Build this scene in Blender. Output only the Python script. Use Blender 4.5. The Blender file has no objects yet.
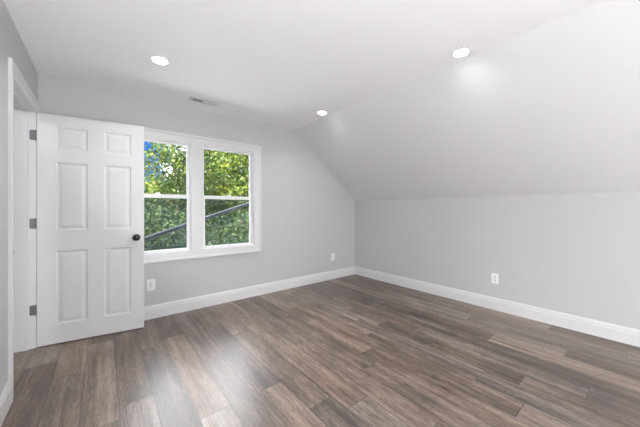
import bpy, bmesh, math, random
import numpy as np
from mathutils import Vector, Matrix

scn = bpy.context.scene
COL = scn.collection
PI = math.pi
random.seed(4)

# ------------------------------------------------------------------ camera
CAM = Vector((0.45, -3.46, 1.2))
YAW = math.radians(39.1)
cam_d = bpy.data.cameras.new('camera')
cam = bpy.data.objects.new('camera', cam_d)
COL.objects.link(cam)
cam.location = CAM
cam.rotation_euler = (PI / 2, 0, -YAW)
cam_d.sensor_fit = 'HORIZONTAL'
cam_d.sensor_width = 36.0
cam_d.lens = 36.0 * 268.0 / 640.0
cam_d.shift_y = -(213.5 - 209.5) / 640.0
cam_d.clip_start = 0.02
cam_d.clip_end = 400
scn.camera = cam

# ------------------------------------------------------------------ exposure
scn.view_settings.view_transform = 'Standard'
scn.view_settings.look = 'None'
scn.view_settings.gamma = 1.0
scn.view_settings.use_curve_mapping = False
scn.view_settings.exposure = 0.18
cy = scn.cycles
cy.use_denoising = True
cy.max_bounces = 14
cy.diffuse_bounces = 8
cy.glossy_bounces = 4
cy.transparent_max_bounces = 24
cy.sample_clamp_indirect = 8.0
cy.caustics_reflective = False
cy.caustics_refractive = False

DOWNLIGHT = 300.0      # emission of each recessed lens
FILL_HALL = 170.0
FILL_LAMP = 72.0
FILL_UPLIGHT = 130.0
FILL_SPOT = 92.0
SKY = 1.9
SUN = 30.0

# ------------------------------------------------------------------ world
world = bpy.data.worlds.new('sky')
scn.world = world
world.use_nodes = True
nt = world.node_tree
nt.nodes.clear()
L = nt.links.new
out = nt.nodes.new('ShaderNodeOutputWorld')
bg = nt.nodes.new('ShaderNodeBackground')
tc = nt.nodes.new('ShaderNodeTexCoord')
mp = nt.nodes.new('ShaderNodeMapping')
mp.inputs['Scale'].default_value = (1, 1, 2.2)
ns = nt.nodes.new('ShaderNodeTexNoise')
ns.inputs['Scale'].default_value = 3.4
ns.inputs['Detail'].default_value = 7
ns.inputs['Roughness'].default_value = 0.55
rp = nt.nodes.new('ShaderNodeValToRGB')
rp.color_ramp.elements[0].position = 0.44
rp.color_ramp.elements[0].color = (0, 0, 0, 1)
rp.color_ramp.elements[1].position = 0.60
rp.color_ramp.elements[1].color = (1, 1, 1, 1)
mx = nt.nodes.new('ShaderNodeMix')
mx.data_type = 'RGBA'
mx.inputs['A'].default_value = (0.024, 0.115, 0.40, 1)     # clear blue
mx.inputs['B'].default_value = (7.0, 7.2, 7.5, 1)       # bright cloud
L(tc.outputs['Generated'], mp.inputs['Vector'])
L(mp.outputs['Vector'], ns.inputs['Vector'])
sx = nt.nodes.new('ShaderNodeSeparateXYZ')
L(tc.outputs['Generated'], sx.inputs[0])
eb = nt.nodes.new('ShaderNodeMapRange')          # cloud bank thickens overhead
eb.inputs['From Min'].default_value = 0.22
eb.inputs['From Max'].default_value = 0.42
eb.inputs['To Min'].default_value = 0.0
eb.inputs['To Max'].default_value = 0.30
L(sx.outputs['Z'], eb.inputs['Value'])
ad = nt.nodes.new('ShaderNodeMath')
ad.operation = 'ADD'
L(ns.outputs['Fac'], ad.inputs[0])
L(eb.outputs['Result'], ad.inputs[1])
wb = nt.nodes.new('ShaderNodeMapRange')          # clearer towards the left of the windows
wb.inputs['From Min'].default_value = 0.10
wb.inputs['From Max'].default_value = 0.24
wb.inputs['To Min'].default_value = -0.16
wb.inputs['To Max'].default_value = 0.08
L(sx.outputs['X'], wb.inputs['Value'])
ad2 = nt.nodes.new('ShaderNodeMath')
ad2.operation = 'ADD'
L(ad.outputs[0], ad2.inputs[0])
L(wb.outputs['Result'], ad2.inputs[1])
L(ad2.outputs[0], rp.inputs['Fac'])
L(rp.outputs['Color'], mx.inputs['Factor'])
L(mx.outputs['Result'], bg.inputs['Color'])
bg.inputs['Strength'].default_value = SKY
L(bg.outputs['Background'], out.inputs['Surface'])

# ------------------------------------------------------------------ sun
sd = bpy.data.lights.new('sun', 'SUN')
sd.energy = SUN
sd.angle = math.radians(0.6)
sd.color = (1.0, 0.95, 0.84)
sun = bpy.data.objects.new('sun', sd)
COL.objects.link(sun)
sun.rotation_euler = Vector((-0.70, -0.07, 0.75)).to_track_quat('Z', 'Y').to_euler()
sun.location = (-6, -6, 12)

# ================================================================== materials
def mat(name, color, rough=0.5, spec=0.5, metal=0.0, bump=0.0, bscale=200.0, var=0.0, vscale=3.0):
    m = bpy.data.materials.new(name)
    m.use_nodes = True
    n = m.node_tree.nodes
    l = m.node_tree.links.new
    b = n['Principled BSDF']
    b.inputs['Base Color'].default_value = (*color, 1)
    b.inputs['Roughness'].default_value = rough
    b.inputs['Specular IOR Level'].default_value = spec
    b.inputs['Metallic'].default_value = metal
    t = n.new('ShaderNodeTexCoord')
    if var > 0:
        q = n.new('ShaderNodeTexNoise')
        q.inputs['Scale'].default_value = vscale
        q.inputs['Detail'].default_value = 4
        r = n.new('ShaderNodeMapRange')
        r.inputs['From Min'].default_value = 0.3
        r.inputs['From Max'].default_value = 0.7
        r.inputs['To Min'].default_value = 1 - var
        r.inputs['To Max'].default_value = 1 + var
        h = n.new('ShaderNodeHueSaturation')
        h.inputs['Color'].default_value = (*color, 1)
        l(t.outputs['Object'], q.inputs['Vector'])
        l(q.outputs['Fac'], r.inputs['Value'])
        l(r.outputs['Result'], h.inputs['Value'])
        l(h.outputs['Color'], b.inputs['Base Color'])
    if bump > 0:
        q2 = n.new('ShaderNodeTexNoise')
        q2.inputs['Scale'].default_value = bscale
        q2.inputs['Detail'].default_value = 3
        bp = n.new('ShaderNodeBump')
        bp.inputs['Strength'].default_value = bump
        bp.inputs['Distance'].default_value = 0.002
        l(t.outputs['Object'], q2.inputs['Vector'])
        l(q2.outputs['Fac'], bp.inputs['Height'])
        l(bp.outputs['Normal'], b.inputs['Normal'])
    return m

def emit(name, color, strength):
    m = bpy.data.materials.new(name)
    m.use_nodes = True
    n = m.node_tree.nodes
    b = n['Principled BSDF']
    b.inputs['Base Color'].default_value = (0.8, 0.8, 0.8, 1)
    b.inputs['Emission Color'].default_value = (*color, 1)
    b.inputs['Emission Strength'].default_value = strength
    return m

def clear_mix(name, color, opacity, gloss):
    m = bpy.data.materials.new(name)
    m.use_nodes = True
    n = m.node_tree.nodes
    l = m.node_tree.links.new
    n.clear()
    o = n.new('ShaderNodeOutputMaterial')
    tr = n.new('ShaderNodeBsdfTransparent')
    if gloss:
        s = n.new('ShaderNodeBsdfGlossy')
        s.inputs['Roughness'].default_value = 0.02
        f = n.new('ShaderNodeFresnel')
        f.inputs['IOR'].default_value = 1.25
    else:
        s = n.new('ShaderNodeBsdfDiffuse')
        s.inputs['Color'].default_value = (*color, 1)
        # woven mesh: fine crossed wires that average to the opacity
        f = n.new('ShaderNodeValue')
        f.outputs[0].default_value = opacity
    mxx = n.new('ShaderNodeMixShader')
    l(f.outputs[0], mxx.inputs['Fac'])
    l(tr.outputs[0], mxx.inputs[1])
    l(s.outputs[0], mxx.inputs[2])
    l(mxx.outputs[0], o.inputs['Surface'])
    return m

def floor_material():
    m = bpy.data.materials.new('vinyl_plank')
    m.use_nodes = True
    n = m.node_tree.nodes
    l = m.node_tree.links.new
    b = n['Principled BSDF']
    def math_(op, a, c=None, d=None):
        k = n.new('ShaderNodeMath')
        k.operation = op
        for i, v in enumerate((a, c, d)):
            if v is None:
                continue
            if isinstance(v, (int, float)):
                k.inputs[i].default_value = v
            else:
                l(v, k.inputs[i])
        return k.outputs[0]
    def comb(x, y, z):
        k = n.new('ShaderNodeCombineXYZ')
        for i, v in enumerate((x, y, z)):
            if isinstance(v, (int, float)):
                k.inputs[i].default_value = v
            else:
                l(v, k.inputs[i])
        return k.outputs[0]
    def noise(vec, scale, detail=4, rough=0.55):
        k = n.new('ShaderNodeTexNoise')
        k.inputs['Scale'].default_value = scale
        k.inputs['Detail'].default_value = detail
        k.inputs['Roughness'].default_value = rough
        l(vec, k.inputs['Vector'])
        return k.outputs['Fac']
    def white(vec):
        k = n.new('ShaderNodeTexWhiteNoise')
        k.noise_dimensions = '3D'
        l(vec, k.inputs['Vector'])
        return k
    t = n.new('ShaderNodeTexCoord')
    s = n.new('ShaderNodeSeparateXYZ')
    l(t.outputs['Object'], s.inputs[0])
    W, LEN = 0.1775, 1.22
    u = math_('ADD', math_('DIVIDE', s.outputs['X'], W), 0.02)
    row = math_('FLOOR', u)
    fu = math_('FRACT', u)
    # end joints of the rows of boards (distance from the window wall where one is seen)
    joints = {0: 0.50, 1: 0.81, 2: 1.55, 3: 1.43, 4: 1.95, 5: 0.62, 6: 1.22, 7: 1.84, 8: 0.95, 9: 2.314, 10: 1.49, 11: 2.10,
              12: 0.72, 13: 1.75, 14: 2.687, 15: 2.893, 16: 1.985, 17: 2.45, 18: 1.30, 19: 1.80, 20: 2.20, 21: 0.9, 22: 1.6}
    ro = n.new('ShaderNodeValToRGB')
    ro.color_ramp.interpolation = 'CONSTANT'
    re_ = ro.color_ramp.elements
    for i_, yj in joints.items():
        el = re_[i_] if i_ < 2 else re_.new(i_ / 23.0)
        el.position = i_ / 23.0
        f_ = (yj / LEN) % 1.0
        el.color = (f_, f_, f_, 1)
    l(math_('DIVIDE', math_('ADD', row, 0.5), 23.0), ro.inputs['Fac'])
    rr = ro.outputs['Color']
    v = math_('ADD', math_('DIVIDE', s.outputs['Y'], LEN), rr)
    pl = math_('FLOOR', v)
    fv = math_('FRACT', v)
    wn = white(comb(row, pl, 5.1))
    rnd = wn.outputs['Value']
    off = math_('MULTIPLY', rnd, 37.0)
    # long wood figure
    g1 = noise(comb(math_('MULTIPLY', s.outputs['X'], 20.0), math_('MULTIPLY', s.outputs['Y'], 0.9), off), 1.0, 6, 0.62)
    g2 = noise(comb(math_('MULTIPLY', s.outputs['X'], 120.0), math_('MULTIPLY', s.outputs['Y'], 13.0), off), 1.0, 4, 0.6)
    g3 = noise(comb(math_('MULTIPLY', s.outputs['X'], 9.0), math_('MULTIPLY', s.outputs['Y'], 3.0), math_('ADD', off, 9.0)), 1.0, 3, 0.5)
    tone = math_('ADD', math_('MULTIPLY', math_('SUBTRACT', g1, 0.5), 1.30),
                 math_('MULTIPLY', math_('SUBTRACT', g2, 0.5), 0.85))
    tone = math_('ADD', tone, math_('MULTIPLY', math_('SUBTRACT', g3, 0.5), 0.7))
    tone = math_('ADD', tone, math_('MULTIPLY', math_('SUBTRACT', rnd, 0.5), 0.42))
    g4 = noise(comb(math_('MULTIPLY', s.outputs['X'], 260.0), math_('MULTIPLY', s.outputs['Y'], 34.0), off), 1.0, 3, 0.7)
    tone = math_('ADD', tone, math_('MULTIPLY', math_('SUBTRACT', g4, 0.5), 0.7))
    tone = math_('ADD', tone, 0.48)
    rp = n.new('ShaderNodeValToRGB')
    e = rp.color_ramp.elements
    e[0].position = 0.05
    e[0].color = (0.044, 0.033, 0.028, 1)
    e[1].position = 0.95
    e[1].color = (0.350, 0.285, 0.240, 1)
    k = e.new(0.38)
    k.color = (0.110, 0.082, 0.069, 1)
    k = e.new(0.62)
    k.color = (0.200, 0.155, 0.129, 1)
    l(tone, rp.inputs['Fac'])
    # warm / cool drift from plank to plank
    hs = n.new('ShaderNodeHueSaturation')
    sep = n.new('ShaderNodeSeparateColor')
    l(wn.outputs['Color'], sep.inputs[0])
    l(math_('ADD', 0.90, math_('MULTIPLY', sep.outputs[1], 0.5)), hs.inputs['Saturation'])
    l(rp.outputs['Color'], hs.inputs['Color'])
    # seams between boards
    du = math_('MULTIPLY', math_('MINIMUM', fu, math_('SUBTRACT', 1.0, fu)), W)
    dv = math_('MULTIPLY', math_('MINIMUM', fv, math_('SUBTRACT', 1.0, fv)), LEN)
    dd = math_('MINIMUM', du, dv)
    mr = n.new('ShaderNodeMapRange')
    mr.inputs['From Min'].default_value = 0.0006
    mr.inputs['From Max'].default_value = 0.0032
    mr.inputs['To Min'].default_value = 0.36
    mr.inputs['To Max'].default_value = 1.0
    l(dd, mr.inputs['Value'])
    mm = n.new('ShaderNodeMix')
    mm.data_type = 'RGBA'
    mm.blend_type = 'MULTIPLY'
    mm.inputs['Factor'].default_value = 1.0
    l(hs.outputs['Color'], mm.inputs['A'])
    l(mr.outputs['Result'], mm.inputs['B'])
    l(mm.outputs['Result'], b.inputs['Base Color'])
    rg = math_('ADD', 0.26, math_('MULTIPLY', g2, 0.16))
    l(rg, b.inputs['Roughness'])
    b.inputs['Specular IOR Level'].default_value = 0.85
    bp = n.new('ShaderNodeBump')
    bp.inputs['Strength'].default_value = 0.35
    bp.inputs['Distance'].default_value = 0.0015
    l(math_('ADD', math_('MULTIPLY', g2, 0.6), mr.outputs['Result']), bp.inputs['Height'])
    l(bp.outputs['Normal'], b.inputs['Normal'])
    return m

def leaf_material(name, dark, mid, light):
    m = bpy.data.materials.new(name)
    m.use_nodes = True
    n = m.node_tree.nodes
    l = m.node_tree.links.new
    n.clear()
    o = n.new('ShaderNodeOutputMaterial')
    t = n.new('ShaderNodeTexCoord')
    g = n.new('ShaderNodeNewGeometry')
    q = n.new('ShaderNodeTexNoise')
    q.inputs['Scale'].default_value = 1.6
    q.inputs['Detail'].default_value = 3
    l(t.outputs['Object'], q.inputs['Vector'])
    a = n.new('ShaderNodeMath')
    a.operation = 'MULTIPLY_ADD'
    a.inputs[1].default_value = 0.45
    l(g.outputs['Random Per Island'], a.inputs[0])
    a2 = n.new('ShaderNodeMath')
    a2.operation = 'MULTIPLY_ADD'
    a2.inputs[1].default_value = 1.3
    a2.inputs[2].default_value = -0.38
    l(q.outputs['Fac'], a2.inputs[0])
    l(a2.outputs[0], a.inputs[2])
    rp = n.new('ShaderNodeValToRGB')
    e = rp.color_ramp.elements
    e[0].position = 0.1
    e[0].color = (*dark, 1)
    e[1].position = 0.9
    e[1].color = (*light, 1)
    k = e.new(0.5)
    k.color = (*mid, 1)
    l(a.outputs[0], rp.inputs['Fac'])
    df = n.new('ShaderNodeBsdfPrincipled')
    df.inputs['Roughness'].default_value = 0.6
    df.inputs['Specular IOR Level'].default_value = 0.15
    tl = n.new('ShaderNodeBsdfTranslucent')
    ms = n.new('ShaderNodeMixShader')
    ms.inputs[0].default_value = 0.28
    l(rp.outputs['Color'], df.inputs['Base Color'])
    l(rp.outputs['Color'], tl.inputs['Color'])
    l(df.outputs[0], ms.inputs[1])
    l(tl.outputs[0], ms.inputs[2])
    l(ms.outputs[0], o.inputs['Surface'])
    return m

WALL = mat('wall_paint', (0.560, 0.565, 0.572), 0.75, 0.25, bump=0.05, bscale=260)
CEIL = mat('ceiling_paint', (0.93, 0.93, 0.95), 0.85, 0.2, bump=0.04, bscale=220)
SLOPE = mat('slope_white_dimmed', (0.77, 0.773, 0.778), 0.85, 0.2, bump=0.04, bscale=220)  # ceiling white darkened in colour to offset the stronger lamp light here
TRIM = mat('trim_paint', (0.73, 0.73, 0.74), 0.35, 0.45)
DOORP = mat('door_paint', (0.76, 0.76, 0.765), 0.38, 0.45, bump=0.04, bscale=120)
VINYL = mat('window_vinyl', (0.88, 0.885, 0.89), 0.3, 0.5)
PLATE = mat('outlet_plastic', (0.90, 0.90, 0.90), 0.3, 0.5)
SLOT = mat('slot_dark', (0.16, 0.16, 0.16), 0.6)
FACEP = mat('receptacle_plastic', (0.74, 0.74, 0.74), 0.35)
BLACK = mat('knob_bronze', (0.012, 0.010, 0.010), 0.22, 0.6, metal=0.0)
STEEL = mat('hinge_nickel', (0.17, 0.17, 0.175), 0.5, metal=0.35)
DUCT = mat('duct_dark', (0.07, 0.07, 0.075), 0.7)
CABLE = mat('cable_rubber', (0.006, 0.009, 0.014), 0.45, 0.22)
BARK = mat('bark_grey', (0.16, 0.14, 0.12), 0.9, 0.2, bump=0.5, bscale=30, var=0.3, vscale=8)
BARKP = mat('bark_pale', (0.42, 0.43, 0.40), 0.85, 0.2, bump=0.4, bscale=30, var=0.2, vscale=8)
GRASS = mat('lawn', (0.045, 0.062, 0.030), 0.9, 0.2, var=0.25, vscale=2)
SIDING = mat('siding', (0.62, 0.62, 0.60), 0.6)
BOUNCE_ROOFING = mat('grey_bounce_roofing', (0.29, 0.29, 0.29), 0.85, 0.2, var=0.08, vscale=1.5)
BOUNCE_PAVING = mat('pale_bounce_concrete', (0.72, 0.70, 0.66), 0.85, 0.2, var=0.08, vscale=1.5)
GLASS = clear_mix('window_glass', (1, 1, 1), 0, True)
SCREEN = clear_mix('insect_screen', (0.035, 0.06, 0.08), 0.24, False)
FLOOR = floor_material()
LENS = emit('downlight_lens', (0.965, 0.985, 1.0), DOWNLIGHT)
GLOBE = emit('fill_hall_glass', (0.965, 0.985, 1.0), FILL_HALL)
UPLENS = emit('fill_uplight_lens', (0.965, 0.985, 1.0), FILL_UPLIGHT)
SHADE = emit('fill_lamp_glass', (0.965, 0.985, 1.0), FILL_LAMP)

# ================================================================== mesh helpers
def box(bm, x0, x1, y0, y1, z0, z1):
    vs = [bm.verts.new(p) for p in ((x0, y0, z0), (x1, y0, z0), (x1, y1, z0), (x0, y1, z0),
                                    (x0, y0, z1), (x1, y0, z1), (x1, y1, z1), (x0, y1, z1))]
    for f in ((3, 2, 1, 0), (4, 5, 6, 7), (0, 1, 5, 4), (1, 2, 6, 5), (2, 3, 7, 6), (3, 0, 4, 7)):
        bm.faces.new([vs[i] for i in f])

def prism(bm, poly, axis, a, b):
    """closed polygon extruded along axis from a to b; poly gives the other two coordinates in order"""
    def P(p, v):
        if axis == 'x':
            return (v, p[0], p[1])
        if axis == 'y':
            return (p[0], v, p[1])
        return (p[0], p[1], v)
    A = [bm.verts.new(P(p, a)) for p in poly]
    B = [bm.verts.new(P(p, b)) for p in poly]
    k = len(poly)
    bm.faces.new(A)
    bm.faces.new(B[::-1])
    for i in range(k):
        bm.faces.new([A[i], B[i], B[(i + 1) % k], A[(i + 1) % k]])

def lathe(bm, prof, seg=32, mtx=None):
    """prof: list of (radius, height) around local Z"""
    rings = []
    for r, h in prof:
        if r < 1e-6:
            rings.append([bm.verts.new((0, 0, h))])
        else:
            rings.append([bm.verts.new((r * math.cos(2 * PI * i / seg), r * math.sin(2 * PI * i / seg), h)) for i in range(seg)])
    for a, b in zip(rings, rings[1:]):
        for i in range(seg):
            j = (i + 1) % seg
            if len(a) == 1 and len(b) == 1:
                continue
            if len(a) == 1:
                bm.faces.new([a[0], b[i], b[j]])
            elif len(b) == 1:
                bm.faces.new([a[i], a[j], b[0]])
            else:
                bm.faces.new([a[i], a[j], b[j], b[i]])
    if mtx is not None:
        bmesh.ops.transform(bm, matrix=mtx, verts=[v for r in rings for v in r])

def tube(bm, pts, radii, seg=8):
    pts = [Vector(tuple(float(c) for c in p)) for p in pts]
    radii = [float(r) for r in radii]
    rings = []
    for i, p in enumerate(pts):
        d = (pts[min(i + 1, len(pts) - 1)] - pts[max(i - 1, 0)]).normalized()
        up = Vector((0, 0, 1)) if abs(d.z) < 0.9 else Vector((1, 0, 0))
        u = d.cross(up).normalized()
        w = u.cross(d)
        rings.append([bm.verts.new(p + radii[i] * (u * math.cos(2 * PI * k / seg) + w * math.sin(2 * PI * k / seg))) for k in range(seg)])
    for a, b in zip(rings, rings[1:]):
        for k in range(seg):
            bm.faces.new([a[k], a[(k + 1) % seg], b[(k + 1) % seg], b[k]])
    bm.faces.new(rings[0])
    bm.faces.new(rings[-1][::-1])

def obj(name, bm, m, parent=None, bevel=0.0, smooth=False, seg=2):
    bmesh.ops.recalc_face_normals(bm, faces=bm.faces)
    me = bpy.data.meshes.new(name)
    bm.to_mesh(me)
    bm.free()
    me.materials.append(m)
    o = bpy.data.objects.new(name, me)
    COL.objects.link(o)
    if parent is not None:
        o.parent = parent
    if smooth:
        for p in me.polygons:
            p.use_smooth = True
    if bevel > 0:
        md = o.modifiers.new('bevel', 'BEVEL')
        md.width = bevel
        md.segments = seg
        md.limit_method = 'ANGLE'
    return o

def empty(name, loc=(0, 0, 0), rz=0.0):
    o = bpy.data.objects.new(name, None)
    o.empty_display_size = 0.1
    COL.objects.link(o)
    o.location = loc
    o.rotation_euler = (0, 0, rz)
    return o

def tag(o, label, cat, group=None, kind=None):
    o['label'] = label
    o['category'] = cat
    if group:
        o['group'] = group
    if kind:
        o['kind'] = kind
    return o

def struct(o, label, cat):
    return tag(o, label, cat, None, 'structure')

def children_of(o):
    return [c for c in bpy.data.objects if c.parent == o]

def copy_tree(o, parent=None):
    c = o.copy()
    COL.objects.link(c)
    if parent is not None:
        c.parent = parent
    for ch in children_of(o):
        copy_tree(ch, c)
    return c

def new():
    return bmesh.new()

# ================================================================== room shell
RW, RH, KH, BX = 4.10, 2.423, 1.36, 2.727     # room width, ceiling, knee wall height, break of the slope
YR = -6.8                                    # wall behind the camera
DY0, DY1, DZ = -0.882, -0.100, 2.050         # doorway
WX0, WX1, WZ0, WZ1 = 0.583, 2.087, 0.706, 1.995   # window opening
T = 0.126
HX = -1.35                                   # far side of the hall

bm = new(); box(bm, HX - 0.1, RW + 0.12, YR - 0.12, 0.16, -0.12, 0.0)
struct(obj('floor', bm, FLOOR), 'grey brown wood plank floor with boards running towards the window wall', 'floor')

LIGHTS = [(0.819, -0.917, 'glowing round recessed ceiling light nearest the door'),
          (2.612, -0.841, 'glowing round recessed ceiling light by the far end of the sloping ceiling'),
          (2.626, -2.530, 'glowing round recessed ceiling light beside the slope, right of the photo'),
          (0.819, -2.530, 'added glowing round recessed ceiling light, unseen above the viewer'),  # this light and the two below are added, unseen, for brightness
          (0.819, -4.300, 'added glowing round recessed ceiling light, unseen behind the viewer at the left'),
          (2.626, -4.300, 'added glowing round recessed ceiling light, unseen behind the viewer at the right')]
CAN_R = 0.056
bm = new()
eds = []
def ring_edges(pts):
    vs = [bm.verts.new(p) for p in pts]
    for q in range(len(vs)):
        eds.append(bm.edges.new((vs[q], vs[(q + 1) % len(vs)])))
    return vs
x0, x1, y0, y1 = HX - 0.1, BX, YR - 0.12, 0.16
low = ring_edges([(x0, y0, RH), (x1, y0, RH), (x1, y1, RH), (x0, y1, RH)])
for lx, ly, _ in LIGHTS:                       # cut-outs for the recessed cans
    ring_edges([(lx + CAN_R * math.cos(2 * PI * q / 40), ly + CAN_R * math.sin(2 * PI * q / 40), RH) for q in range(40)])
bmesh.ops.triangle_fill(bm, use_beauty=True, edges=eds, normal=(0, 0, -1))
top = [bm.verts.new((v.co.x, v.co.y, RH + 0.12)) for v in low]
bm.faces.new(top)
for q in range(4):
    bm.faces.new([low[q], low[(q + 1) % 4], top[(q + 1) % 4], top[q]])
struct(obj('ceiling', bm, CEIL), 'flat white ceiling with recessed lights and an air vent', 'ceiling')

sl = (RH - KH) / (RW - BX)
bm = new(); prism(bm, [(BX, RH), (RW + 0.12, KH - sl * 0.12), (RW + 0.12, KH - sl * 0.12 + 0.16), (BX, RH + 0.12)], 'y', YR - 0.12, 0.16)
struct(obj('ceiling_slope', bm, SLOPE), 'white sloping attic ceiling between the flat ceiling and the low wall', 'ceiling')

bm = new(); box(bm, RW, RW + 0.12, YR - 0.12, 0.16, -0.001, KH - sl * 0.0 - 0.001)
struct(obj('wall_right', bm, WALL), 'low grey knee wall under the sloping ceiling', 'wall')

bm = new()
box(bm, -T, WX0, 0, 0.16, 0, RH)
box(bm, WX0, WX1, 0, 0.16, 0, WZ0)
box(bm, WX0, WX1, 0, 0.16, WZ1, RH)
box(bm, 1.279, 1.409, 0, 0.16, WZ0, WZ1)
prism(bm, [(WX1, 0), (RW, 0), (RW, KH), (BX, RH), (WX1, RH)], 'y', 0, 0.16)
box(bm, HX, -T, 0, 0.16, 0, RH)
struct(obj('wall_back', bm, WALL), 'grey gable wall holding the double window', 'wall')

bm = new()
box(bm, -T, 0, YR, DY0, 0, RH)
box(bm, -T, 0, DY0, DY1, DZ, RH)
box(bm, -T, 0, DY1, 0, 0, RH)
struct(obj('wall_left', bm, WALL), 'grey wall at the left with the doorway in it', 'wall')

bm = new()
prism(bm, [(-T, 0), (RW, 0), (RW, KH), (BX, RH), (-T, RH)], 'y', YR - 0.12, YR)
struct(obj('wall_rear', bm, WALL), 'grey wall behind the viewer', 'wall')

bm = new()
box(bm, HX - 0.1, HX, YR - 0.12, 0.16, 0, RH)
box(bm, HX, -T, YR - 0.12, YR, 0, RH)
struct(obj('wall_hall', bm, WALL), 'grey wall on the far side of the hall beyond the door', 'wall')

# ---- baseboards
BP = [(0, 0), (0.016, 0), (0.016, 0.104), (0.0125, 0.110), (0.0125, 0.126), (0.008, 0.136), (0.006, 0.145), (0, 0.145)]
bm = new(); prism(bm, [(-d, z) for d, z in BP], 'x', 0.0, RW - 0.0)
struct(obj('baseboard_back', bm, TRIM), 'white moulded baseboard along the window wall', 'baseboard')
bm = new(); prism(bm, [(RW - d, z) for d, z in BP], 'y', YR, -0.0)
struct(obj('baseboard_right', bm, TRIM), 'white moulded baseboard along the low knee wall', 'baseboard')
bm = new(); prism(bm, [(d, z) for d, z in BP], 'y', YR, DY0 - 0.094)
struct(obj('baseboard_left', bm, TRIM), 'white moulded baseboard beside the doorway at the left edge', 'baseboard')

# ---- doorway trim: casing, jamb, stop, strike plate
def casing_frame(bm, prof, a0, a1, z0, z1, place, sill=False):
    """mitred frame swept around an opening; prof = (distance outwards, thickness)"""
    def loop(d, t):
        if sill:
            pts = [(a0 - d, z0 - d), (a0 - d, z1 + d), (a1 + d, z1 + d), (a1 + d, z0 - d)]
        else:
            pts = [(a0 - d, z0), (a0 - d, z1 + d), (a1 + d, z1 + d), (a1 + d, z0)]
        return [bm.verts.new(place(p[0], p[1], t)) for p in pts]
    rings = [loop(d, t) for d, t in prof]
    k = len(rings)
    cnt = 4 if sill else 3
    for r in range(k):
        A, B = rings[r], rings[(r + 1) % k]
        for i in range(cnt):
            j = (i + 1) % 4
            bm.faces.new([A[i], A[j], B[j], B[i]])
    if not sill:
        bm.faces.new([r[0] for r in rings])
        bm.faces.new([r[3] for r in rings][::-1])

trim_door = empty('trim_1', (0, (DY0 + DY1) / 2, 0))
struct(trim_door, 'white doorway casing and jamb around the open door', 'door trim')
inv = Matrix.Translation((0, -(DY0 + DY1) / 2, 0))
def tobj(name, bm, m, parent=None, **k):
    bmesh.ops.transform(bm, matrix=inv, verts=bm.verts)
    return obj(name, bm, m, parent or trim_door, **k)
bm = new()
CP = [(-0.004, 0.0), (-0.004, 0.007), (0.004, 0.009), (0.034, 0.009), (0.044, 0.013), (0.060, 0.014), (0.066, 0.018), (0.084, 0.019), (0.088, 0.016), (0.088, 0.0)]
casing_frame(bm, CP, DY0, DY1, 0.0, DZ, lambda a, z, t: (t, a, z))
tobj('casing', bm, TRIM)
bm = new()
JT = 0.006
box(bm, -T, 0.0, DY0, DY0 + JT, 0, DZ)
box(bm, -T, 0.0, DY1 - JT, DY1, 0, DZ)
box(bm, -T, 0.0, DY0 + JT, DY1 - JT, DZ - JT, DZ)
tobj('jamb', bm, TRIM)
bm = new()
box(bm, -0.078, -0.042, DY0 + JT, DY0 + JT + 0.011, 0, DZ - JT)
box(bm, -0.078, -0.042, DY1 - JT - 0.011, DY1 - JT, 0, DZ - JT)
box(bm, -0.078, -0.042, DY0 + JT + 0.011, DY1 - JT - 0.011, DZ - JT - 0.011, DZ - JT)
tobj('door_stop', bm, TRIM)
bm = new()
box(bm, -0.030, 0.001, DY0 + JT, DY0 + JT + 0.0025, 0.89, 0.95)
box(bm, 0.0, 0.009, DY0 + 0.0005, DY0 + JT + 0.0025, 0.905, 0.935)
sp = tobj('strike_plate', bm, STEEL)
sp['label'] = 'small metal strike plate on the near jamb'
bm = new()
casing_frame(bm, CP, DY0, DY1, 0.0, DZ, lambda a, z, t: (-T - t, a, z))
tobj('casing', bm, TRIM)

# ================================================================== door leaf
DPX, DPY = 0.011, -0.110
dvec = Vector((0.77, -0.121)).normalized()
door = empty('door_1', (DPX, DPY, 0), math.atan2(dvec.y, dvec.x))
struct(door, 'white six panel door standing open in front of the window wall', 'door')
DW, DZ0, DH, DT = 0.776, 0.008, 2.042, 0.035
# local: x along the door from the hinges, y into the back, z up; front face at y = 0
cols = [(0.120, 0.340), (0.456, 0.670)]
rows = [(0.175, 0.830), (1.012, 1.622), (1.735, 1.940)]
bm = new()
xs = sorted({0, DW, *[c for p in cols for c in p]})
zs = sorted({DZ0, DH, *[c for p in rows for c in p]})
for (yy, sgn) in ((0.0, 1), (DT, -1)):
    for i in range(len(xs) - 1):
        for j in range(len(zs) - 1):
            x0, x1, z0, z1 = xs[i], xs[i + 1], zs[j], zs[j + 1]
            if (x0, x1) in cols and (z0, z1) in rows:
                prev = None
                for ins, dep in ((0, 0), (0.004, 0.0015), (0.011, 0.0085), (0.022, 0.0085), (0.046, 0.0025)):
                    y = yy + sgn * dep
                    ring = [bm.verts.new(p) for p in ((x0 + ins, y, z0 + ins), (x1 - ins, y, z0 + ins), (x1 - ins, y, z1 - ins), (x0 + ins, y, z1 - ins))]
                    if prev:
                        for q in range(4):
                            bm.faces.new([prev[q], prev[(q + 1) % 4], ring[(q + 1) % 4], ring[q]])
                    prev = ring
                bm.faces.new(prev)
            else:
                bm.faces.new([bm.verts.new(p) for p in ((x0, yy, z0), (x1, yy, z0), (x1, yy, z1), (x0, yy, z1))])
for a, b_ in (((0, DZ0), (DW, DZ0)), ((DW, DZ0), (DW, DH)), ((DW, DH), (0, DH)), ((0, DH), (0, DZ0))):
    bm.faces.new([bm.verts.new(p) for p in ((a[0], 0, a[1]), (b_[0], 0, b_[1]), (b_[0], DT, b_[1]), (a[0], DT, a[1]))])
bmesh.ops.remove_doubles(bm, verts=bm.verts, dist=1e-5)
obj('door_leaf', bm, DOORP, door)
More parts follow.
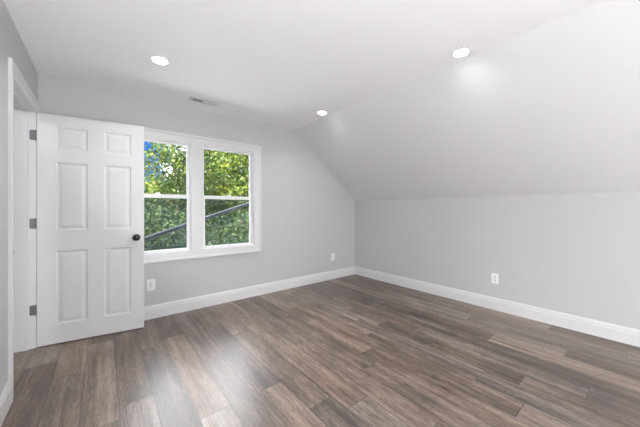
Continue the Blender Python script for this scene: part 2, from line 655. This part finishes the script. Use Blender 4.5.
KX, KZ = 0.716, 0.921
KPROF = [(0, 0), (0.033, 0), (0.033, 0.004), (0.029, 0.009), (0.013, 0.012), (0.0115, 0.026)]
KBALL = [(0.0115, 0.024), (0.020, 0.029), (0.028, 0.036), (0.0315, 0.045), (0.031, 0.052), (0.026, 0.060), (0.016, 0.066), (0, 0.068)]
for sgn in (-1, 1):
    base = Matrix.Translation((KX, 0 if sgn < 0 else DT, KZ)) @ Matrix.Rotation(PI / 2 if sgn < 0 else -PI / 2, 4, 'X')
    bm = new(); lathe(bm, KPROF, 32, base)
    k = obj('door_knob', bm, BLACK, door, smooth=True)
    k['label'] = 'round black knob with its rose' if sgn < 0 else 'black knob on the hidden face'
    bm = new(); lathe(bm, KBALL, 32, base)
    obj('knob_grip', bm, BLACK, k, smooth=True)
bm = new(); box(bm, DW - 0.0005, DW + 0.001, 0.006, 0.029, KZ - 0.028, KZ + 0.028)
obj('latch_plate', bm, STEEL, door)
# hinges: leaf on the jamb, knuckle, leaf on the door edge (built in world space, parented to the door)
dinv = (Matrix.Translation((DPX, DPY, 0)) @ Matrix.Rotation(math.atan2(dvec.y, dvec.x), 4, 'Z')).inverted()
for hz in (1.843, 1.079, 0.330):
    bm = new()
    yj = DY1 - JT
    prism(bm, [(-0.034 + 0.006 * (1 - math.cos(a)), z) for a, z in ((0, hz - 0.036), (0, hz + 0.036))] +
              [(-0.026, hz + 0.044), (0.0055, hz + 0.044), (0.0055, hz - 0.044), (-0.026, hz - 0.044)], 'y', yj - 0.0025, yj + 0.0005)
    for sz in (-0.030, 0.0, 0.030):
        lathe(bm, [(0, 0.0014), (0.0032, 0.0012), (0.0034, 0)], 10, Matrix.Translation((-0.019 + (0.008 if sz == 0 else 0), yj - 0.0025, hz + sz)) @ Matrix.Rotation(PI / 2, 4, 'X'))
    bmesh.ops.transform(bm, matrix=dinv, verts=bm.verts)
    h = obj('hinge', bm, STEEL, door)
    h['label'] = 'dull grey metal hinge'
    bm = new(); tube(bm, [(0.0035, yj - 0.0045, hz - 0.045), (0.0035, yj - 0.0045, hz + 0.045)], [0.0042, 0.0042], 12)
    bmesh.ops.transform(bm, matrix=dinv, verts=bm.verts)
    obj('knuckle', bm, STEEL, h)

# ================================================================== window trim and windows
trim_win = empty('trim_2', ((WX0 + WX1) / 2, 0, WZ0))
struct(trim_win, 'wide white casing framing both windows', 'window trim')
winv = Matrix.Translation((-(WX0 + WX1) / 2, 0, -WZ0))
bm = new()
WP = [(-0.004, 0.0), (-0.004, -0.010), (0.002, -0.012), (0.062, -0.014), (0.068, -0.021), (0.090, -0.022), (0.095, -0.018), (0.095, 0.0)]
casing_frame(bm, WP, WX0, WX1, WZ0, WZ1, lambda a, z, t: (a, t, z), sill=True)
bmesh.ops.transform(bm, matrix=winv, verts=bm.verts)
obj('casing', bm, TRIM, trim_win)
bm = new(); box(bm, 1.275, 1.413, -0.013, 0.0, WZ0 + 0.004, WZ1 - 0.004)
bmesh.ops.transform(bm, matrix=winv, verts=bm.verts)
obj('mullion_board', bm, TRIM, trim_win, bevel=0.002)

def frame_rect(bm, x0, x1, z0, z1, y0, y1, l, r, b, t):
    box(bm, x0, x0 + l, y0, y1, z0, z1)
    box(bm, x1 - r, x1, y0, y1, z0, z1)
    box(bm, x0 + l, x1 - r, y0, y1, z0, z0 + b)
    box(bm, x0 + l, x1 - r, y0, y1, z1 - t, z1)

def window(name, x0, x1, label):
    root = empty(name, ((x0 + x1) / 2, 0.0, WZ0))
    struct(root, label, 'window')
    im = Matrix.Translation((-(x0 + x1) / 2, 0, -WZ0))
    def part(nm, bm, m, parent=None, **k):
        bmesh.ops.transform(bm, matrix=im, verts=bm.verts)
        return obj(nm, bm, m, parent or root, **k)
    mz = 1.330                       # underside of the meeting rail
    bm = new(); frame_rect(bm, x0, x1, WZ0, WZ1, 0.0, 0.150, 0.008, 0.008, 0.012, 0.010)
    part('frame', bm, VINYL)
    a, b = x0 + 0.008, x1 - 0.008
    bm = new(); frame_rect(bm, a, b, mz + 0.006, WZ1 - 0.010, 0.078, 0.104, 0.026, 0.026, 0.036, 0.020)
    us = part('upper_sash', bm, VINYL, bevel=0.0015)
    bm = new(); box(bm, a + 0.024, b - 0.024, 0.089, 0.093, mz + 0.040, WZ1 - 0.028)
    part('glass_pane', bm, GLASS, us)
    bm = new(); frame_rect(bm, a, b, WZ0 + 0.012, mz + 0.044, 0.040, 0.068, 0.029, 0.029, 0.022, 0.042)
    box(bm, a + 0.02, b - 0.02, 0.033, 0.040, mz + 0.032, mz + 0.044)      # finger rail
    ls = part('lower_sash', bm, VINYL, bevel=0.0015)
    bm = new(); box(bm, a + 0.026, b - 0.026, 0.052, 0.056, WZ0 + 0.032, mz + 0.004)
    part('glass_pane', bm, GLASS, ls)
    bm = new(); cx_ = (x0 + x1) / 2
    box(bm, cx_ - 0.028, cx_ + 0.028, 0.044, 0.070, mz + 0.044, mz + 0.052)
    lathe(bm, [(0, 0.012), (0.011, 0.012), (0.012, 0)], 16, Matrix.Translation((cx_, 0.058, mz + 0.050)))
    box(bm, cx_ - 0.006, cx_ + 0.030, 0.052, 0.060, mz + 0.056, mz + 0.063)
    part('sash_lock', bm, VINYL)
    bm = new(); box(bm, a, b, 0.128, 0.129, WZ0 + 0.012, mz + 0.030)
    sc = part('insect_screen', bm, SCREEN)
    sc['label'] = 'dark woven insect screen outside the lower sash'
    return root
window('window_1', WX0, 1.279, 'left white double hung window partly behind the open door')
window('window_2', 1.409, WX1, 'right white double hung window showing only green leaves')

# ================================================================== recessed lights
def make_downlight():
    root = empty('recessed_light', (0, 0, RH))
    bm = new(); lathe(bm, [(0.0545, 0.050), (0.053, 0.000), (0.056, -0.003), (0.066, -0.0025), (0.068, 0.0), (0.0555, 0.0), (0.0555, 0.050), (0.0545, 0.050)], 48)
    obj('trim_ring', bm, TRIM, root, smooth=True)
    bm = new(); lathe(bm, [(0, 0.032), (0.040, 0.032), (0.0535, 0.033), (0.0535, 0.040), (0, 0.040)], 48)
    r = obj('lens', bm, LENS, root, smooth=True)
    r['label'] = 'glowing white lens'
    return root
dl = make_downlight()
for i, (x, y, lab) in enumerate(LIGHTS):
    o = dl if i == 0 else copy_tree(dl)
    o.location = (x, y, RH)
    tag(o, lab, 'ceiling light', 'recessed ceiling lights')

# ================================================================== ceiling vent
vent = empty('ceiling_vent', (1.345, -0.278, RH))
tag(vent, 'white rectangular air vent in the ceiling near the window wall', 'air vent')
bm = new()
VX, VY = 0.150, 0.062
frame_o = [(-VX, -VY), (VX, -VY), (VX, VY), (-VX, VY)]
ox, oy = 0.122, 0.036
levels = [((VX, VY), 0.0), ((VX - 0.004, VY - 0.004), -0.005), ((ox + 0.003, oy + 0.003), -0.010), ((ox, oy), -0.009), ((ox, oy), 0.0)]
prev = None
for (ax, ay), z in levels:
    ring = [bm.verts.new(p) for p in ((-ax, -ay, z), (ax, -ay, z), (ax, ay, z), (-ax, ay, z))]
    if prev:
        for q in range(4):
            bm.faces.new([prev[q], prev[(q + 1) % 4], ring[(q + 1) % 4], ring[q]])
    prev = ring
obj('frame', bm, TRIM, vent)
bm = new(); box(bm, -ox, ox, -oy, oy, -0.0012, -0.0002)
d = obj('duct_opening', bm, DUCT, vent); d['label'] = 'dark opening behind the slats'
bm = new(); box(bm, -0.004, 0.004, -oy, oy, -0.009, -0.001)
obj('divider', bm, TRIM, vent)
for i in range(18):
    s_ = -1 if i < 9 else 1
    xc = (-0.116 + i * 0.0132) if i < 9 else (0.0105 + (i - 9) * 0.0132)
    bm = new()
    lean = 0.0045 if s_ < 0 else -0.0045
    prism(bm, [(xc - lean - 0.0006, -0.0088), (xc - lean + 0.0006, -0.0088), (xc + lean + 0.0006, -0.0014), (xc + lean - 0.0006, -0.0014)], 'y', -oy, oy)
    obj('slat', bm, TRIM, vent)

# ================================================================== wall outlets
def make_outlet():
    """plate facing local -Y, centre at the origin"""
    root = empty('wall_outlet')
    bm = new(); box(bm, -0.037, 0.037, -0.006, 0.0, -0.060, 0.060)
    obj('cover_plate', bm, PLATE, root, bevel=0.003)
    for s in (-1, 1):
        bm = new()
        poly = [(0.0165 * math.cos(a) * 1.0, s * 0.0215 + max(-0.0135, min(0.0135, 0.0175 * math.sin(a)))) for a in [2 * PI * q / 24 for q in range(24)]]
        prism(bm, poly, 'y', -0.0075, -0.005)
        f = obj('receptacle', bm, FACEP, root)
        bm = new()
        box(bm, -0.0075, -0.0055, -0.0079, -0.0070, s * 0.0215 - 0.001, s * 0.0215 + 0.008)
        box(bm, 0.0055, 0.0072, -0.0079, -0.0070, s * 0.0215 - 0.001, s * 0.0215 + 0.007)
        lathe(bm, [(0, 0.0009), (0.0028, 0.0009), (0.0028, 0)], 12, Matrix.Translation((0, -0.0070, s * 0.0215 - 0.0065)) @ Matrix.Rotation(PI / 2, 4, 'X'))
        obj('slots', bm, SLOT, f)
    bm = new(); lathe(bm, [(0, 0.0012), (0.0028, 0.001), (0.003, 0)], 14, Matrix.Translation((0, -0.006, 0)) @ Matrix.Rotation(PI / 2, 4, 'X'))
    obj('screw', bm, PLATE, root)
    return root
o1 = make_outlet()
o1.location = (3.545, 0.0, 0.378)
tag(o1, 'small white wall outlet on the window wall near the far corner', 'outlet', 'wall outlets')
o2 = copy_tree(o1)
o2.location = (RW, -2.292, 0.374)
o2.rotation_euler = (0, 0, -PI / 2)
tag(o2, 'small white wall outlet on the low knee wall', 'outlet', 'wall outlets')
o3 = empty('wall_outlet', (0.866, 0.0, 0.370))
tag(o3, 'white wall plate with a flat rectangular insert, under the window beside the open door', 'outlet', 'wall outlets')
bm = new(); box(bm, -0.038, 0.038, -0.006, 0.0, -0.062, 0.062); obj('cover_plate', bm, PLATE, o3, bevel=0.003)
bm = new(); box(bm, -0.0165, 0.0165, -0.0085, -0.005, -0.0335, 0.0335); r3 = obj('receptacle', bm, FACEP, o3, bevel=0.0015)
# ================================================================== added lamps, unseen behind the viewer and in the hall
# bowl lamp on a short stand, added to brighten the ceiling
ul = empty('fill_uplight', (0.40, -4.05, 0))
tag(ul, 'added low black bowl lamp shining up, unseen behind the viewer', 'floor lamp')
bm = new(); lathe(bm, [(0, 0), (0.15, 0), (0.15, 0.012), (0.02, 0.025), (0, 0.025)], 32); obj('base', bm, BLACK, ul)
bm = new(); tube(bm, [(0, 0, 0.02), (0, 0, 0.24)], [0.012, 0.012], 12); obj('pole', bm, BLACK, ul)
bm = new(); lathe(bm, [(0, 0.23), (0.10, 0.25), (0.19, 0.32), (0.21, 0.36), (0.20, 0.36), (0.18, 0.325), (0.09, 0.265), (0, 0.245)], 40)
obj('lamp_bowl', bm, BLACK, ul, smooth=True)
bm = new(); lathe(bm, [(0, 0.300), (0.158, 0.298), (0.156, 0.294), (0, 0.294)], 40)
obj('diffuser', bm, UPLENS, ul)
LP = Vector((0.75, -4.40, 0.45))
A_, B_ = Vector((-0.10, -0.10, 1.83)), Vector((0.43, -0.18, 1.15))
nrm = (A_ - LP).cross(B_ - LP).normalized()
if nrm.z < 0:
    nrm = -nrm
mid = ((A_ + B_) / 2 - LP).normalized()
aim = (nrm + mid * math.tan(math.radians(6))).normalized()
wl_ = empty('fill_spot', (LP.x, LP.y, 0))  # added spot, tilted so its cone edge slants light across the door
tag(wl_, 'added black spot lamp on a short stand tilted up, unseen behind the viewer', 'work light')
rot = aim.to_track_quat('Z', 'Y').to_matrix().to_4x4()
bm = new(); lathe(bm, [(0, 0), (0.12, 0), (0.12, 0.012), (0.02, 0.025), (0, 0.025)], 32); obj('base', bm, BLACK, wl_)
bm = new(); tube(bm, [(0, 0, 0.02), (0, 0, LP.z - 0.06)], [0.011, 0.011], 12); obj('pole', bm, BLACK, wl_)
bm = new(); lathe(bm, [(0, -0.07), (0.03, -0.065), (0.055, -0.02), (0.05, -0.018), (0, -0.02)], 32, Matrix.Translation((0, 0, LP.z)) @ rot)
obj('lamp_head', bm, BLACK, wl_, smooth=True)
sl_d = bpy.data.lights.new('bulb', 'SPOT')
sl_d.energy = FILL_SPOT
sl_d.spot_size = math.radians(168)
sl_d.spot_blend = 0.03
sl_d.shadow_soft_size = 0.03
bulb = bpy.data.objects.new('bulb', sl_d)
COL.objects.link(bulb)
bulb.parent = wl_
bulb.location = (0, 0, LP.z)
bulb.rotation_euler = (-aim).to_track_quat('Z', 'Y').to_euler()

def fill_lamp(x, y, label):  # unseen globe lamps added to fill walls and ceiling
    fl = empty('fill_lamp', (x, y, 0))
    tag(fl, label, 'floor lamp', 'added low globe lamps')
    bm = new(); lathe(bm, [(0, 0), (0.13, 0), (0.13, 0.012), (0.02, 0.025), (0, 0.025)], 32); obj('base', bm, BLACK, fl)
    bm = new(); tube(bm, [(0, 0, 0.02), (0, 0, 0.26)], [0.011, 0.011], 12); obj('pole', bm, BLACK, fl)
    bm = new(); lathe(bm, [(0, 0.24)] + [(0.18 * math.sin(a), 0.42 - 0.18 * math.cos(a)) for a in [PI * q / 16 for q in range(1, 16)]] + [(0, 0.60)], 32)
    obj('lamp_shade', bm, SHADE, fl, smooth=True)
fill_lamp(0.70, -6.25, 'added low floor lamp with a glowing globe, unseen far behind the viewer at the left')
fill_lamp(2.95, -6.25, 'added low floor lamp with a glowing globe, unseen far behind the viewer at the right')

hl = empty('fill_hall_light', (-0.80, -2.90, RH))  # unseen hall lamp added to brighten the door jamb
tag(hl, 'added round white ceiling light, unseen in the hall beyond the door', 'ceiling light')
bm = new(); lathe(bm, [(0, 0), (0.09, 0), (0.09, -0.02), (0, -0.02)], 32); obj('canopy', bm, TRIM, hl)
bm = new(); lathe(bm, [(0.085, -0.02), (0.13, -0.04), (0.12, -0.08), (0.07, -0.11), (0, -0.12)], 32); obj('lamp_shade', bm, GLOBE, hl, smooth=True)

# ================================================================== outside
GZ = -5.2
bm = new(); box(bm, -150, 250, 0.16, 320, GZ - 0.2, GZ)
struct(obj('ground', bm, GRASS), 'green lawn far below the windows', 'ground')
bm = new(); box(bm, HX - 0.1, RW + 0.12, YR - 0.12, 0.16, GZ, -0.12)
struct(obj('wall_exterior', bm, SIDING), 'pale lower storey of the house under the room', 'wall')

bm = new(); box(bm, -8, 12, 0.18, 3.3, GZ, GZ + 0.03)  # unseen pale yard added to bounce sunlight up through the windows
struct(obj('bounce_yard', bm, BOUNCE_PAVING), 'added pale concrete yard, unseen below the windows, bouncing sunlight up', 'bounce_yard')

bm = new(); box(bm, -4, 9, 0.16, 3.0, GZ + 0.03, -0.45)  # invented roof out of view, bounces daylight up to the ceiling
box(bm, -4.1, 9.1, 0.16, 3.1, -0.45, -0.33)
struct(obj('bounce_roof', bm, BOUNCE_ROOFING), 'added flat roof, unseen just below the windows, bouncing daylight up', 'roof')

# slanting service cable
P = Vector((0.896, 0.817, 0.804)); Q = Vector((2.55, 1.15, 1.315))
dirv = (Q - P)
bm = new()
pts = [P + dirv * float(s) for s in np.linspace(-1.93, 4.5, 24)]
tube(bm, pts, [0.030] * 24, 14)
tag(obj('cable', bm, CABLE, smooth=True), 'thick dark cable slanting past both lower window panes', 'cable')

# ---- trees
def leaf_mesh(name, centers, normals_seed, size, m, parent):
    """every leaf is a folded pair of triangles-with-tip; centers: (n,3)"""
    rng = np.random.default_rng(normals_seed)
    n_ = len(centers)
    d = rng.normal(size=(n_, 3)); d[:, 2] -= 0.25
    d /= np.linalg.norm(d, axis=1)[:, None]
    e = rng.normal(size=(n_, 3))
    e -= (e * d).sum(1)[:, None] * d
    e /= np.linalg.norm(e, axis=1)[:, None]
    nn = np.cross(d, e)
    s = size * rng.uniform(0.6, 1.3, n_)[:, None]
    a = centers - d * s * 0.5
    c = centers + d * s * 0.5
    b = centers + e * s * 0.30 + nn * s * 0.10
    f = centers - e * s * 0.30 + nn * s * 0.10
    V = np.stack([a, b, c, f], 1).reshape(-1, 3)
    me = bpy.data.meshes.new(name)
    me.vertices.add(len(V))
    me.vertices.foreach_set('co', V.ravel().astype(np.float32))
    idx = np.arange(n_)[:, None] * 4 + np.array([[0, 1, 2, 0, 2, 3]])
    me.loops.add(n_ * 6)
    me.loops.foreach_set('vertex_index', idx.ravel().astype(np.int32))
    me.polygons.add(n_ * 2)
    me.polygons.foreach_set('loop_start', (np.arange(n_ * 2) * 3).astype(np.int32))
    me.update(calc_edges=True)
    me.validate()
    me.materials.append(m)
    o = bpy.data.objects.new(name, me)
    COL.objects.link(o)
    o.parent = parent
    return o

def tree(x, y, cz, rad, rz, n_clu, n_leaf, size, leafm, barkm, label, seed, trunk_r=0.11, spread=0.33, lean=(0, 0), hollow=0.35):
    """crown: ellipsoid of leaf clumps centred at height cz, radii rad (horizontal) and rz (vertical)"""
    rng = np.random.default_rng(seed)
    root = empty('tree', (x, y, GZ))
    tag(root, label, 'tree', 'trees outside the windows')
    H = cz - GZ
    dirs = rng.normal(size=(n_clu, 3))
    dirs /= np.linalg.norm(dirs, axis=1)[:, None]
    r = rng.uniform(hollow, 1.0, n_clu) ** 0.6
    clu = dirs * r[:, None] * np.array([rad, rad, rz]) * 0.9 + np.array([lean[0], lean[1], H])
    clu = clu[clu[:, 2] > 0.3]
    bm = new()
    top = Vector((lean[0] * 0.9, lean[1] * 0.9, H + rz * 0.55))
    def axis(t):
        t = float(t)
        return Vector((lean[0] * 0.9 * t ** 1.3 + 0.10 * math.sin(t * 5 + seed), lean[1] * 0.9 * t ** 1.3 + 0.10 * math.cos(t * 4 + seed), top.z * t))
    ts = np.linspace(0, 1, 12)
    tube(bm, [axis(t) for t in ts], [trunk_r * (1 - 0.82 * t) for t in ts], 8)
    obj('trunk', bm, barkm, root, smooth=True)
    bm = new()
    for c in clu[::2]:
        t0 = max(0.12, min(0.97, (c[2] - 0.35 * math.hypot(c[0], c[1]) - 0.3) / top.z))
        A = axis(t0); B = Vector((float(c[0]), float(c[1]), float(c[2])))
        M = (A + B) / 2 + Vector((0, 0, -0.12))
        tube(bm, [A, M, B], [trunk_r * 0.28, trunk_r * 0.17, trunk_r * 0.06], 5)
    obj('branches', bm, barkm, root, smooth=True)
    pick = rng.integers(0, len(clu), n_leaf)
    pos = clu[pick] + rng.normal(size=(n_leaf, 3)) * spread * np.array([1, 1, 0.75])
    q_ = (pos - np.array([lean[0], lean[1], H])) / np.array([rad, rad, rz])
    pos = pos[(pos[:, 2] > 0.05) & (np.abs(q_).max(1) < 0.97)]
    leaf_mesh('foliage', pos, seed + 50, size, leafm, root)
    return root

LF1 = leaf_material('leaf_bright', (0.006, 0.017, 0.003), (0.032, 0.058, 0.008), (0.14, 0.165, 0.024))
LF2 = leaf_material('leaf_yellow', (0.006, 0.018, 0.003), (0.038, 0.068, 0.008), (0.165, 0.18, 0.022))
LF3 = leaf_material('leaf_dark', (0.0030, 0.0096, 0.0036), (0.0108, 0.0240, 0.0066), (0.0300, 0.0510, 0.0120))
LF4 = leaf_material('leaf_blue', (0.0036, 0.0120, 0.0072), (0.0240, 0.0480, 0.0180), (0.0780, 0.1080, 0.0330))

tree(1.40, 4.7, 0.2, 1.3, 1.15, 70, 9000, 0.11, LF4, BARK, 'low blue green tree below the cable in the left lower pane', 14, 0.09, 0.26)
tree(4.05, 4.7, 0.1, 1.3, 1.15, 70, 9000, 0.11, LF4, BARK, 'low blue green tree below the cable in the right lower pane', 15, 0.09, 0.26)
tree(2.60, 8.1, 1.9, 1.04, 2.6, 50, 5600, 0.13, LF1, BARK, 'airy bright green tree with sky showing through, in the left upper pane', 11, 0.12, 0.27)
tree(5.35, 8.1, 2.1, 1.70, 3.0, 150, 21000, 0.13, LF2, BARKP, 'yellow green tree with pale thin trunk, in the right upper pane', 12, 0.07, 0.32)
tree(0.90, 12.8, 0.2, 2.4, 2.2, 90, 9000, 0.17, LF3, BARK, 'dark tree low behind the left window by the door', 18, 0.14, 0.40)
tree(5.8, 12.8, 2.4, 2.4, 3.3, 220, 28000, 0.17, LF3, BARK, 'dark green tree behind the yellow green one', 13, 0.14, 0.42)
tree(3.4, 18.0, 1.0, 2.6, 2.9, 90, 9000, 0.2, LF1, BARK, 'distant mid green tree seen between the nearer crowns', 16, 0.14, 0.45)
tree(9.0, 18.0, 1.8, 2.8, 3.3, 100, 10000, 0.2, LF3, BARK, 'distant dark tree at the right edge of the right window', 17, 0.16, 0.48)
tree(-1.75, 8.1, 1.8, 1.6, 2.6, 80, 11000, 0.14, LF1, BARK, 'bright green tree to the left of the airy one, hidden by the open door', 19, 0.12, 0.30)
tree(-1.35, 4.7, 0.1, 1.25, 1.1, 60, 7000, 0.12, LF4, BARK, 'low blue green tree left of the windows, hidden by the open door', 20, 0.09, 0.26)
